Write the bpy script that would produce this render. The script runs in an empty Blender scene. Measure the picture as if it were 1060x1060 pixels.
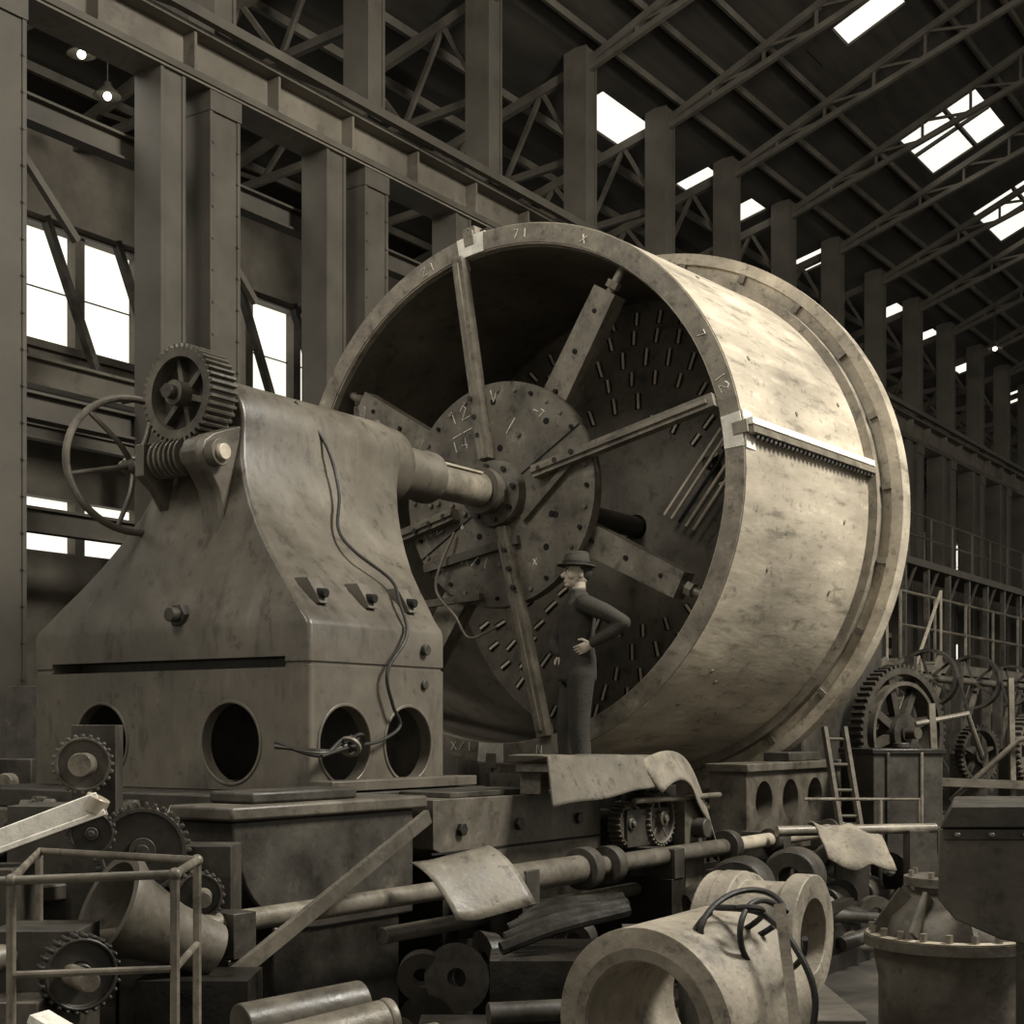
import bpy, bmesh, math, random
from mathutils import Vector, Matrix, Quaternion
random.seed(7)
R=math.radians
F=Matrix.Translation((-0.1,12.0,0))@Matrix.Rotation(R(56),4,'Z')
I4=Matrix.Identity(4)
V=Vector
ZC=3.64
# ---------------- materials ----------------
def M(name,v,rough=.6,var=.35,scale=3.,metal=0.,bump=.2,tint=(1.02,.895,.69),stretch=(1,1,1),blot=.35,spec=.4,stain=0.,sst=(1,1,1),ssc=6.,light=0.):
    m=bpy.data.materials.new(name); m.use_nodes=True
    nt=m.node_tree; n=nt.nodes; l=nt.links
    b=n['Principled BSDF']
    tc=n.new('ShaderNodeTexCoord'); mp=n.new('ShaderNodeMapping'); mp.inputs['Scale'].default_value=stretch
    l.new(tc.outputs['Object'],mp.inputs['Vector'])
    no=n.new('ShaderNodeTexNoise'); no.inputs['Scale'].default_value=scale; no.inputs['Detail'].default_value=8; no.inputs['Roughness'].default_value=.62
    l.new(mp.outputs[0],no.inputs['Vector'])
    cr=n.new('ShaderNodeValToRGB'); e=cr.color_ramp.elements
    lo=v*(1-var); hi=v*(1+var)
    e[0].position=.32; e[1].position=.7
    e[0].color=(lo*tint[0],lo*tint[1],lo*tint[2],1); e[1].color=(hi*tint[0],hi*tint[1],hi*tint[2],1)
    l.new(no.outputs['Fac'],cr.inputs['Fac'])
    n2=n.new('ShaderNodeTexNoise'); n2.inputs['Scale'].default_value=scale*.35; n2.inputs['Detail'].default_value=5
    l.new(tc.outputs['Object'],n2.inputs['Vector'])
    mr=n.new('ShaderNodeMapRange'); mr.inputs[1].default_value=.3; mr.inputs[2].default_value=.7; mr.inputs[3].default_value=1-blot; mr.inputs[4].default_value=1+blot*.6
    l.new(n2.outputs['Fac'],mr.inputs[0])
    def mul(a,c):
        mx=n.new('ShaderNodeMix'); mx.data_type='RGBA'; mx.blend_type='MULTIPLY'; mx.inputs[0].default_value=1
        l.new(a,mx.inputs[6]); l.new(c,mx.inputs[7]); return mx.outputs[2]
    out=mul(cr.outputs[0],mr.outputs[0])
    if stain>0:
        for kk,(s3,sc,a0,a1) in enumerate(((sst,ssc,.54,.65),((1,1,1),ssc*2.3,.58,.66))):
            m2=n.new('ShaderNodeMapping');m2.inputs['Scale'].default_value=s3;m2.inputs['Location'].default_value=(3.1*kk,1.7,0)
            l.new(tc.outputs['Object'],m2.inputs['Vector'])
            n4=n.new('ShaderNodeTexNoise');n4.inputs['Scale'].default_value=sc;n4.inputs['Detail'].default_value=9;n4.inputs['Roughness'].default_value=.7
            l.new(m2.outputs[0],n4.inputs['Vector'])
            r4=n.new('ShaderNodeMapRange');r4.inputs[1].default_value=a0;r4.inputs[2].default_value=a1;r4.inputs[3].default_value=1;r4.inputs[4].default_value=1-stain
            l.new(n4.outputs['Fac'],r4.inputs[0]);out=mul(out,r4.outputs[0])
            if light>0 and kk==0:
                r5=n.new('ShaderNodeMapRange');r5.inputs[1].default_value=.44;r5.inputs[2].default_value=.34;r5.inputs[3].default_value=1;r5.inputs[4].default_value=1+light
                l.new(n4.outputs['Fac'],r5.inputs[0]);out=mul(out,r5.outputs[0])
    l.new(out,b.inputs['Base Color'])
    b.inputs['Metallic'].default_value=metal
    rr=n.new('ShaderNodeMapRange');rr.inputs[1].default_value=.3;rr.inputs[2].default_value=.7;rr.inputs[3].default_value=max(.05,rough-.12);rr.inputs[4].default_value=min(1,rough+.12)
    l.new(no.outputs['Fac'],rr.inputs[0]);l.new(rr.outputs[0],b.inputs['Roughness'])
    try: b.inputs['Specular IOR Level'].default_value=spec
    except: pass
    if bump>0:
        n3=n.new('ShaderNodeTexNoise'); n3.inputs['Scale'].default_value=scale*7; n3.inputs['Detail'].default_value=4
        l.new(mp.outputs[0],n3.inputs['Vector'])
        bp=n.new('ShaderNodeBump'); bp.inputs['Strength'].default_value=bump; bp.inputs['Distance'].default_value=.01
        l.new(n3.outputs['Fac'],bp.inputs['Height']); l.new(bp.outputs[0],b.inputs['Normal'])
    return m
def EM(name,c,s):
    m=bpy.data.materials.new(name); m.use_nodes=True
    b=m.node_tree.nodes['Principled BSDF']
    b.inputs['Base Color'].default_value=(.5,.5,.5,1)
    b.inputs['Emission Color'].default_value=(*c,1); b.inputs['Emission Strength'].default_value=s
    return m
mIron=M('cast_iron_dark',.045,.5,.45,4,stain=.4,light=.5)
mIron2=M('cast_iron_mid',.095,.45,.4,4,stain=.45,light=.4)
mOil=M('oily_black_iron',.02,.35,.5,6)
mPaint=M('machine_grey_paint',.108,.42,.25,2.2,blot=.4,bump=.2,stain=.4,sst=(2.2,2.2,.6),ssc=3.5,light=.2)
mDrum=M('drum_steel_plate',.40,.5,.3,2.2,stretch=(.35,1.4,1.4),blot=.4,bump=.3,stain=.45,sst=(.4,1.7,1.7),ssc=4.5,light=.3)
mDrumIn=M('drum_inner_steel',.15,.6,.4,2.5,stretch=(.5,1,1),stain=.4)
mFace=M('drum_ring_face',.22,.55,.35,5,stain=.5,ssc=9,light=.4)
mPlate=M('faceplate_iron',.125,.45,.4,3,stain=.55,ssc=5,light=.5)
mArm=M('arm_steel',.18,.5,.35,5,stain=.5,ssc=7,light=.4)
mWhite=M('white_marking_paint',.78,.7,.15,14,blot=.2,bump=.1,tint=(1,.95,.83),stain=.25,ssc=14)
mBright=M('machined_steel',.45,.4,.2,6,metal=.25)
mSteel=M('dull_steel',.17,.45,.35,6,metal=.1,stain=.4,ssc=8)
mCanvas=M('oily_canvas',.12,.8,.3,5,bump=.3,stain=.5,ssc=7)
mCloth2=M('pale_canvas',.20,.85,.35,5,bump=.5,stain=.4,ssc=7)
mCol=M('column_steel_paint',.075,.65,.25,1.5)  # tone raised slightly, puts background haze into the colour
mGirder=M('crane_girder_paint',.14,.6,.25,1.2,stain=.3,ssc=2)
mRoof=M('roof_decking',.04,.8,.4,1.2,stretch=(.3,3,1))
mTruss=M('roof_truss_steel',.085,.7,.3,2)  # lightened so the trusses carry the hall's haze in their colour
mWall=M('sooty_brick',.11,.85,.35,1.5)  # brick lightened, left bay haze is painted into this colour
mFloor=M('oily_shop_floor',.04,.7,.5,2.5,blot=.5)
mCast=M('pale_casting',.27,.6,.3,5,bump=.4,stain=.45,ssc=6,light=.3)
mSlot=M('slot_gleam_and_pale_rod',.7,.5,.2,5)  # pale colour paints light gleaming at the slots; also used for pale rods
mWood=M('greasy_timber',.10,.8,.4,5,stretch=(1,6,6))
mRope=M('black_rubber_cable',.015,.6,.3,10)
mCloth=M('dark_work_clothes',.03,.9,.35,9,bump=.5)
mSkin=M('weathered_skin',.42,.6,.08,8,bump=.05,tint=(1,.86,.68))
mHat=M('felt_hat',.045,.9,.2,12)
mHatB=M('hat_band',.015,.7,.2,12)
mHair=M('dark_hair',.03,.8,.3,30)
mShoe=M('boot_leather',.03,.5,.3,10)
mGlass=EM('bright_window_glass',(1,.96,.85),1.1)
mHole=M('dark_recess',.008,.9,.2,4)

# ---------------- builder ----------------
def frame(n):
    n=V(n).normalized()
    h=V((0,0,1)) if abs(n.z)<.9 else V((1,0,0))
    u=h.cross(n).normalized(); w=n.cross(u).normalized()
    return n,u,w
class B:
    def __init__(s): s.bm=bmesh.new(); s.ms=[]
    def mi(s,m):
        if m not in s.ms: s.ms.append(m)
        return s.ms.index(m)
    def face(s,vs,i):
        try:
            f=s.bm.faces.new(vs); f.material_index=i; f.smooth=True
            return f
        except ValueError: return None
    def hexa(s,P,m):
        i=s.mi(m); v=[s.bm.verts.new(p) for p in P]
        for q in ((0,1,2,3),(7,6,5,4),(0,4,5,1),(1,5,6,2),(2,6,7,3),(3,7,4,0)): s.face([v[a] for a in q],i)
    def box(s,x0,x1,y0,y1,z0,z1,m):
        s.hexa([V((x0,y0,z0)),V((x1,y0,z0)),V((x1,y1,z0)),V((x0,y1,z0)),V((x0,y0,z1)),V((x1,y0,z1)),V((x1,y1,z1)),V((x0,y1,z1))],m)
    def beam(s,p0,p1,w,h,m,up=(0,0,1),w2=None):
        p0=V(p0);p1=V(p1);d=(p1-p0).normalized();up=V(up)
        if abs(d.dot(up))>.98: up=V((1,0,0))
        a=d.cross(up).normalized();c=a.cross(d).normalized()
        if w2 is None:w2=w
        P=[]
        for p,ww in ((p0,w),(p1,w2)):
            for sx,sy in ((-1,-1),(1,-1),(1,1),(-1,1)): P.append(p+a*sx*ww/2+c*sy*h/2)
        s.hexa(P,m)
    def ibeam(s,p0,p1,w,h,m,up=(0,0,1),t=.05):
        p0=V(p0);p1=V(p1);d=(p1-p0).normalized();u=V(up)
        a=d.cross(u).normalized();c=a.cross(d).normalized()
        s.beam(p0+c*(h/2-t/2),p1+c*(h/2-t/2),w,t,m,up); s.beam(p0-c*(h/2-t/2),p1-c*(h/2-t/2),w,t,m,up)
        s.beam(p0,p1,t,h-2*t,m,up)
    def revolve(s,prof,c,n,m,seg=48,closed=True,a0=0,a1=360):
        n,u,w=frame(n);c=V(c);i=s.mi(m);full=abs(a1-a0)>=359.9
        rings=[];N=seg if full else seg+1
        for k in range(N):
            t=R(a0+(a1-a0)*k/seg);d=u*math.cos(t)+w*math.sin(t)
            rings.append([s.bm.verts.new(c+n*a+d*max(r,1e-4)) for a,r in prof])
        L=len(prof)
        for k in range(seg):
            A=rings[k];Bb=rings[(k+1)%N]
            for j in range(L if closed else L-1):
                jj=(j+1)%L
                s.face([A[j],A[jj],Bb[jj],Bb[j]],i)
        if not full and closed:
            s.face(rings[0],i);s.face(list(reversed(rings[-1])),i)
    def cyl(s,p0,p1,r,m,r2=None,seg=28):
        p0=V(p0);p1=V(p1);n,u,w=frame(p1-p0);i=s.mi(m)
        if r2 is None:r2=r
        A=[];C=[]
        for k in range(seg):
            t=2*math.pi*k/seg;d=u*math.cos(t)+w*math.sin(t)
            A.append(s.bm.verts.new(p0+d*r));C.append(s.bm.verts.new(p1+d*r2))
        for k in range(seg):
            q=(k+1)%seg;s.face([A[k],A[q],C[q],C[k]],i)
        s.face(list(reversed(A)),i);s.face(C,i)
    def pipe(s,pts,r,m,seg=10,smooth=0,r1=None):
        P=[V(p) for p in pts]
        if smooth:
            Q=[]
            for k in range(len(P)-1):
                a=P[max(k-1,0)];b=P[k];c=P[k+1];d=P[min(k+2,len(P)-1)]
                for j in range(smooth):
                    t=j/smooth
                    Q.append(.5*((2*b)+(c-a)*t+(2*a-5*b+4*c-d)*t*t+(3*b-a-3*c+d)*t**3))
            Q.append(P[-1]);P=Q
        i=s.mi(m);rings=[];u=None
        for k,p in enumerate(P):
            d=((P[k]-P[k-1]) if k else V((0,0,0)));e=((P[k+1]-P[k]) if k<len(P)-1 else V((0,0,0)))
            t=(d.normalized()+e.normalized())
            if t.length<1e-6:t=d if d.length else e
            t.normalize()
            if u is None:_,u,_w=frame(t)
            u=(u-t*u.dot(t)).normalized();w=t.cross(u)
            rr=r if r1 is None else r+(r1-r)*k/(len(P)-1)
            rings.append([s.bm.verts.new(p+(u*math.cos(2*math.pi*q/seg)+w*math.sin(2*math.pi*q/seg))*rr) for q in range(seg)])
        for k in range(len(rings)-1):
            for q in range(seg):
                z=(q+1)%seg;s.face([rings[k][q],rings[k][z],rings[k+1][z],rings[k+1][q]],i)
        s.face(list(reversed(rings[0])),i);s.face(rings[-1],i)
    def extrude(s,pts,vec,m):
        i=s.mi(m);vec=V(vec);A=[s.bm.verts.new(V(p)) for p in pts];C=[s.bm.verts.new(V(p)+vec) for p in pts];n=len(A)
        for k in range(n):
            q=(k+1)%n;s.face([A[k],A[q],C[q],C[k]],i)
        s.face(list(reversed(A)),i);s.face(C,i)
    def loft(s,rings,m,cap=True):
        i=s.mi(m);Q=[[s.bm.verts.new(V(p)) for p in r] for r in rings]
        for k in range(len(Q)-1):
            n=len(Q[k])
            for q in range(n):
                z=(q+1)%n;s.face([Q[k][q],Q[k][z],Q[k+1][z],Q[k+1][q]],i)
        if cap: s.face(list(reversed(Q[0])),i);s.face(Q[-1],i)
    def ball(s,c,rx,m,ry=None,rz=None,seg=16):
        ry=ry or rx;rz=rz or rx
        i=s.mi(m)
        g=bmesh.ops.create_uvsphere(s.bm,u_segments=seg,v_segments=seg//2+2,radius=1,matrix=Matrix.Translation(c)@Matrix.Diagonal((rx,ry,rz,1)))
        for v in g['verts']:
            for f in v.link_faces:f.material_index=i;f.smooth=True
    def gear(s,c,n,r,wd,teeth,m,spokes=0,hub=.28,rim=.8,th=.1):
        n0,u,w=frame(n);c=V(c);rr=r*(1-th)
        if spokes:
            s.revolve([(-wd/2,r*rim),(-wd/2,rr),(wd/2,rr),(wd/2,r*rim)],c,n,m,seg=max(48,teeth))
            for k in range(spokes):
                t=2*math.pi*k/spokes+.3;d=u*math.cos(t)+w*math.sin(t)
                s.beam(c+d*r*hub*.8,c+d*r*(rim+.03),r*.13,wd*.5,m,up=n0,w2=r*.1)
        else:
            s.revolve([(-wd*.25,r*hub),(-wd*.25,r*rim),(-wd/2,r*rim),(-wd/2,rr),(wd/2,rr),(wd/2,r*rim),(wd*.25,r*rim),(wd*.25,r*hub)],c,n,m,seg=max(48,teeth))
        s.cyl(c-n0*wd*.65,c+n0*wd*.65,r*hub,m);s.cyl(c-n0*wd*.85,c+n0*wd*.85,r*hub*.5,m)
        for k in range(teeth):
            t=2*math.pi*k/teeth;d=u*math.cos(t)+w*math.sin(t)
            tw=2*math.pi*r/teeth
            s.beam(c+d*(rr-.01*r),c+d*r,tw*.55,wd,m,up=n0,w2=tw*.35)
    def done(s,name,fr=I4,bevel=0,parent=None,ang=35):
        bmesh.ops.recalc_face_normals(s.bm,faces=s.bm.faces[:])
        me=bpy.data.meshes.new(name);s.bm.to_mesh(me);s.bm.free()
        for m in s.ms:me.materials.append(m)
        try:me.set_sharp_from_angle(angle=R(ang))
        except Exception:pass
        o=bpy.data.objects.new(name,me);bpy.context.collection.objects.link(o)
        if parent:o.parent=parent
        else:o.matrix_world=fr
        if bevel:
            b=o.modifiers.new('bev','BEVEL');b.width=bevel;b.segments=2;b.limit_method='ANGLE';b.angle_limit=R(40)
        return o
def pol(r,deg,X=0.):
    return V((X,-r*math.cos(R(deg)),ZC+r*math.sin(R(deg))))
def secplate(b,X0,X1,r0,r1,d0,d1,m,n=6):
    for k in range(n):
        a=d0+(d1-d0)*k/n;c=d0+(d1-d0)*(k+1)/n
        b.hexa([pol(r0,a,X0),pol(r1,a,X0),pol(r1,c,X0),pol(r0,c,X0),pol(r0,a,X1),pol(r1,a,X1),pol(r1,c,X1),pol(r0,c,X1)],m)

# ---------------- DRUM ----------------
b=B()
b.revolve([(0,2.05),(0,2.22),(.35,2.235),(2.40,2.325),(2.40,2.59),(2.58,2.59),(2.58,2.2),(2.36,2.2),(2.36,2.17),(.12,2.10),(.12,2.05)],(0,0,ZC),(1,0,0),mDrum,seg=128)
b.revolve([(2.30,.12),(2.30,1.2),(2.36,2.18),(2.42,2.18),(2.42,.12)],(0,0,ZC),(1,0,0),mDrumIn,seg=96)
b.revolve([(2.36,2.50),(2.36,2.60),(2.46,2.60),(2.46,2.50)],(0,0,ZC),(1,0,0),mDrum,seg=128)
b.revolve([(2.28,2.30),(2.28,2.40),(2.41,2.40),(2.41,2.30)],(0,0,ZC),(1,0,0),mFace,seg=128)
def rout(X):return 2.22+ (2.325-2.22)*X/2.4
b.revolve([(-.012,2.06),(-.012,2.21),(.0,2.21),(.0,2.06)],(0,0,ZC),(1,0,0),mFace,seg=128)
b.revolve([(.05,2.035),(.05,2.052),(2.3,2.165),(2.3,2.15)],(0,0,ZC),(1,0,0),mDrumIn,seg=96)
for jd in (8,98,188,268):
    up=pol(1,jd+90)-V((0,0,ZC))
    p0=pol(rout(0)+.03,jd,.0);p1=pol(rout(2.3)+.03,jd,2.3)
    n=(pol(1,jd)-V((0,0,ZC))).normalized()
    b.beam(p0+up*.035,p1+up*.035,.05,.10,mWhite if jd==8 else mFace,up=n)
    b.beam(p0-up*.03,p1-up*.03,.05,.10,mSteel,up=n)
    for k in range(30):
        X=.1+2.15*k/29
        c=pol(rout(X)+.045,jd,X)-up*.055
        b.cyl(c,c-up*.03,.022,mOil,seg=6)
    secplate(b,-.018,-.012,2.055,2.215,jd-3.6,jd+3.2,mWhite)
    secplate(b,.0,.16,2.222,2.2285 if jd!=8 else 2.232,jd-4,jd+3.5,mWhite)
    secplate(b,-.03,.0,2.14,2.26,jd-1.2,jd+1.2,mFace)
for k in range(24):
    d=k*15+4
    b.beam(pol(2.42,d,2.37),pol(2.5,d,2.37),.05,.05,mSteel,up=(1,0,0))
for k in range(14):
    d=random.uniform(-60,70);X=random.uniform(.3,2.1);c=pol(rout(X)-.01,d,X);n=(pol(1,d)-V((0,0,ZC)))
    b.cyl(c,c+n*.018,.02,mFace,seg=10)
for r,n,l in ((1.0,24,.12),(1.2,28,.15),(1.42,34,.13),(1.62,40,.16),(1.82,46,.13),(2.0,50,.12)):
    for k in range(n):
        if random.random()<.1:continue
        d=360*k/n+r*20
        X=2.285+.06*max(0,(r-1.2))/.98
        t=.4*math.sin(k*1.7)
        p0=pol(r-l/2,d,X);p1=pol(r+l/2,d+t,X)
        b.beam(p0,p1,.055,.012,mHole,up=(1,0,0));b.beam(p0-V((.01,.014,0)),p1-V((.01,.014,0)),.024,.025,mSlot,up=(1,0,0))  # pale bar paints the gleam of light beside each dark slot
for k in range(5):
    o=.075*k
    b.cyl((2.1,-.42-o,3.70-o*.55),(2.1,-1.0-o*.9,4.44-o*.6),.016,mSlot if k!=2 else mOil,seg=8)
b.box(2.12,2.3,-.9,-.8,4.1,4.2,mIron)
b.cyl((.1,0,ZC),(3.4,0,ZC),.10,mIron)
b.done('turbine_drum_casing',F)
b=B()
b.revolve([(-.03,.12),(-.03,.93),(.03,.935),(.07,.935),(.07,.12)],(0,0,ZC),(1,0,0),mPlate,seg=96)
b.revolve([(-.30,.05),(-.30,.19),(-.22,.19),(-.22,.15),(-.14,.16),(-.12,.27),(-.03,.28),(-.03,.05)],(0,0,ZC),(1,0,0),mIron2,seg=48)
for k in range(8):
    c=pol(.225,k*45+10,-.12);b.cyl(c,c-V((.04,0,0)),.022,mOil,seg=6)
for k in range(32):
    c=pol(.86,k*360/32,-.03);b.cyl(c,c-V((.02,0,0)),.018,mSteel if k%3 else mHole,seg=8)
for k in range(14):
    c=pol(.3+.5*random.random(),random.random()*360,-.03);b.cyl(c,c-V((.03,0,0)),.022,mSteel,seg=6)
for k in range(10):
    c=pol(.35+.45*random.random(),random.random()*360,-.03);b.cyl(c,c-V((.004,0,0)),.028,mHole,seg=12)
b.beam(pol(.93,32,-.032),pol(.93,212,-.032),.015,.006,mHole,up=(1,0,0))
for d,r0 in ((101,.3),(15,.42),(-77,.3),(195,.42)):
    b.beam(pol(r0,d+4,-.085),pol(2.05,d,-.03),.10,.10,mArm,up=(1,0,0))
    b.beam(pol(r0,d+4,-.145),pol(2.0,d,-.09),.03,.03,mSteel,up=(1,0,0))
    t0=pol(2.04,d,.02);b.cyl(pol(1.95,d,.03),t0,.05,mSteel)
    for k in range(3):
        c=pol(.5+.16*k,d+3,-.13);b.cyl(c,c-V((.03,0,0)),.022,mOil,seg=6)
for d in (58,-27,148,238):
    b.beam(pol(.8,d,.16),pol(1.83,d,.14),.25,.17,mArm,up=(1,0,0),w2=.22)
    b.cyl(pol(1.8,d,.14),pol(2.07,d,.16),.035,mSteel);b.cyl(pol(1.86,d,.14),pol(1.92,d,.14),.06,mSteel,seg=6)
    for k in range(3):
        c=pol(.95+.35*k,d,.07);b.cyl(c,c-V((.02,0,0)),.02,mHole,seg=8)
b.beam(pol(.93,218,-.06),pol(.45,300,-.06),.07,.05,mIron2,up=(1,0,0))
b.beam(pol(.92,20,-.055),pol(.35,-40,-.055),.05,.05,mIron2,up=(1,0,0))
b.pipe([pol(.5,215,-.08),pol(.9,235,-.2),pol(1.05,255,-.25),pol(1.2,262,-.2),pol(1.1,272,-.1)],.012,mSteel,smooth=6)
b.beam(pol(1.25,225,-.06),pol(.85,262,-.1),.06,.06,mIron2,up=(1,0,0))
G={'1':[[(.5,0),(.5,1)]],'2':[[(0,.8),(.4,1),(.7,.7),(0,0),(.8,0)]],'7':[[(0,1),(.7,1),(.2,0)]],'4':[[(.6,0),(.6,1),(0,.35),(.8,.35)]],
'X':[[(0,0),(.8,1)],[(0,1),(.8,0)]],'V':[[(0,1),(.35,0),(.8,1)]],'Z':[[(0,1),(.7,1),(0,0),(.7,0)]],'N':[[(0,0),(0,1),(.7,0),(.7,1)]],'-':[[(0,.5),(1,.5)]],'/':[[(0,0),(.8,1)]],'o':[[(.3,0),(0,.4),(.3,.9),(.6,.4),(.3,0)]]}
def chalk(r,d,txt,sz,X=-.034,rot=0.):
    base=pol(r,d,X);c=math.cos(R(rot));s=math.sin(R(rot));x=0
    for ch in txt:
        for st in G.get(ch,[]):
            P=[]
            for gx,gy in st:
                a=(x+gx*.9+random.uniform(-.06,.06))*sz;h=(gy+random.uniform(-.06,.06))*sz
                P.append(base+V((0,-(a*c-h*s),a*s+h*c)))
            b.pipe(P,.0045,mWhite,seg=5)
        x+=1.15
chalk(.78,128,'12',.11,rot=18);chalk(.64,133,'--',.10,rot=20);chalk(.6,140,'14',.09,rot=12);chalk(.78,95,'V',.09);chalk(.72,62,'-7',.06,rot=-30)
chalk(.80,205,'NZ',.10,rot=30);chalk(.66,236,'X/1',.09,rot=-12);chalk(.85,225,'V',.08);chalk(.5,80,'/',.12);chalk(.7,-60,'X',.05);chalk(.45,215,'o',.04)
for r,d,t,sz,ro in ((2.09,112,'Z1',.07,20),(2.1,86,'71',.07,-5),(2.1,68,'X',.06,-30),(2.08,20,'12',.08,-60),(2.17,257,'X/1',.07,0),(2.17,280,'N',.07,0),(2.1,30,'7',.06,-60)):chalk(r,d,t,sz,X=-.018,rot=ro)
b.done('drum_faceplate_spider',F)

# ---------------- TAILSTOCK ----------------
def rrect(x0,x1,y0,y1,z,r):
    P=[]
    for cx,cy,a in ((x1-r,y1-r,0),(x0+r,y1-r,90),(x0+r,y0+r,180),(x1-r,y0+r,270)):
        for k in range(5):
            t=R(a+k*22.5);P.append((cx+r*math.cos(t),cy+r*math.sin(t),z))
    return P
b=B()
T=[(1.34,1.217,-3.69,-2.40),(2.07,1.217,-3.69,-2.40),(2.075,1.207,-3.68,-2.41),(2.09,1.207,-3.68,-2.41),(2.095,1.217,-3.69,-2.4),(2.30,1.217,-3.69,-2.40),(2.335,1.20,-3.685,-2.395),(2.40,1.13,-3.66,-2.37),(2.50,1.03,-3.62,-2.31),
(2.62,.90,-3.57,-2.23),(2.76,.76,-3.52,-2.14),(2.92,.62,-3.47,-2.03),(3.08,.50,-3.42,-1.93),(3.24,.41,-3.38,-1.85),(3.4,.345,-3.34,-1.78),(3.52,.315,-3.31,-1.73),(3.64,.31,-3.30,-1.69)]
for k in range(1,9):
    t=R(k*11);T.append((3.64+.31*math.sin(t),.31*math.cos(t),-3.30+.0*k,-1.69))
b.loft([rrect(f,k,-w,w,z,min(.03,w*.8)) for z,w,f,k in T],mPaint)
ts=b.done('tailstock_body',F,ang=30)
def cut(obj,c,us=False):
    md=obj.modifiers.new('bool','BOOLEAN');md.object=c;md.operation='DIFFERENCE';md.solver='EXACT';md.use_self=us
    bpy.context.view_layer.update()
    dg=bpy.context.evaluated_depsgraph_get()
    me=bpy.data.meshes.new_from_object(obj.evaluated_get(dg))
    obj.modifiers.clear();obj.data=me
    bm=bmesh.new();bm.from_mesh(me)
    bmesh.ops.triangulate(bm,faces=[f for f in bm.faces if len(f.verts)>4])
    bm.to_mesh(me);bm.free()
    for p in me.polygons:p.use_smooth=True
    me.set_sharp_from_angle(angle=R(28))
    bpy.data.objects.remove(c)
b=B()
for y in (-.593,.552):b.cyl((-4.2,y,1.62),(-2.55,y,1.62),.235,mHole,seg=48)
for x in (-3.38,-2.78):b.cyl((x,-1.7,1.61),(x,-.3,1.61),.225,mHole,seg=48)
b.box(-3.8,-3.45,-1.03,1.03,2.06,2.125,mHole)
b.box(-3.62,-2.47,-1.14,1.14,1.30,1.95,mHole)
c=b.done('cutter',F);cut(ts,c,True)
par=bpy.data.objects.new('tailstock',None);bpy.context.collection.objects.link(par);par.matrix_world=F
ts.parent=par;ts.matrix_parent_inverse=Matrix.Identity(4);ts.matrix_basis=Matrix.Identity(4)
b=B()
for y in (-.593,.552):b.revolve([(-.008,.235),(-.008,.255),(.01,.255),(.01,.235)],(-3.69,y,1.62),(1,0,0),mPaint,seg=56)
for x in (-3.38,-2.78):b.revolve([(-.008,.225),(-.008,.245),(.01,.245),(.01,.225)],(x,-1.217,1.61),(0,1,0),mPaint,seg=56)
b.revolve([(-1.75,.05),(-1.75,.3),(-1.52,.29),(-1.47,.26),(-1.45,.2),(-1.1,.19),(-1.06,.2),(-.98,.2),(-.96,.135),(-.31,.135),(-.31,.05)],(0,0,ZC),(1,0,0),mPaint,seg=48)
b.revolve([(-.97,.13),(-.97,.14),(-.31,.14),(-.31,.13)],(0,0,ZC),(1,0,0),mSteel,seg=48)
b.beam((-.95,-.1,ZC+.115),(-.4,-.1,ZC+.115),.03,.02,mBright)
b.cyl((-1.85,-.05,ZC+.27),(-1.85,-.05,ZC+.38),.05,mIron2,seg=6);b.cyl((-1.62,0,ZC+.27),(-1.62,0,ZC+.33),.035,mIron2)
prof=[(-3.22,3.62),(-3.34,3.60),(-3.46,3.56),(-3.56,3.52),(-3.63,3.47),(-3.655,3.40),(-3.63,3.33),(-3.57,3.27),(-3.51,3.19),(-3.48,3.1),(-3.47,3.0),(-3.47,2.88),(-3.46,2.75),(-3.22,2.75)]
Rg=[]
for w,dx in ((.0,.03),(.03,.0),(.16,.0),(.19,.03)):
    Rg.append([(x+(dx if x<-3.3 else 0),-.29+w,z) for x,z in prof])
b.loft(Rg,mPaint)
b.cyl((-3.53,-.36,3.4),(-3.53,-.10,3.4),.085,mPaint)
b.cyl((-3.53,-.39,3.4),(-3.53,-.35,3.4),.05,mBright)
b.extrude([(-3.2,.24,3.6),(-3.5,.24,3.52),(-3.62,.24,3.5),(-3.62,.24,3.3),(-3.5,.24,3.22),(-3.3,.24,2.95)],(0,.08,0),mPaint)
b.cyl((-3.56,-.14,2.40),(-3.76,-.14,2.40),.045,mIron);b.cyl((-3.64,-.14,2.40),(-3.70,-.14,2.40),.075,mIron,seg=6)
for X in (-3.45,-3.0,-2.6):
    b.extrude([(X-.05,-1.03,2.60),(X+.05,-1.03,2.60),(X+.05,-1.10,2.50),(X+.04,-1.12,2.44),(X-.04,-1.12,2.44),(X-.05,-1.10,2.50)],(0,.16,.0),mPaint);b.cyl((X,-1.135,2.50),(X,-.95,2.52),.028,mHole)
b.extrude([(-3.7,-1.22,1.345),(-3.7,-1.4,1.345),(-2.3,-1.4,1.345),(-2.3,-1.22,1.345)],(0,0,.06),mPaint)
b.cyl((-2.62,-1.1,2.2),(-2.62,-1.25,2.2),.035,mIron);b.cyl((-2.62,-1.1,1.98),(-2.62,-1.235,1.98),.03,mIron)
b.done('spindle_and_brackets',parent=par,bevel=.012)
b=B()
b.gear((-3.48,-.03,3.79),(1,0,0),.31,.22,42,mIron2,spokes=6,hub=.25,rim=.74,th=.08)
b.cyl((-3.68,-.03,3.79),(-3.2,-.03,3.79),.045,mIron)
b.revolve([(-.07,.03),(-.07,.24),(-.03,.24),(-.03,.03)],(-3.41,-.03,3.79),(1,0,0),mIron,seg=40)
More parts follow.
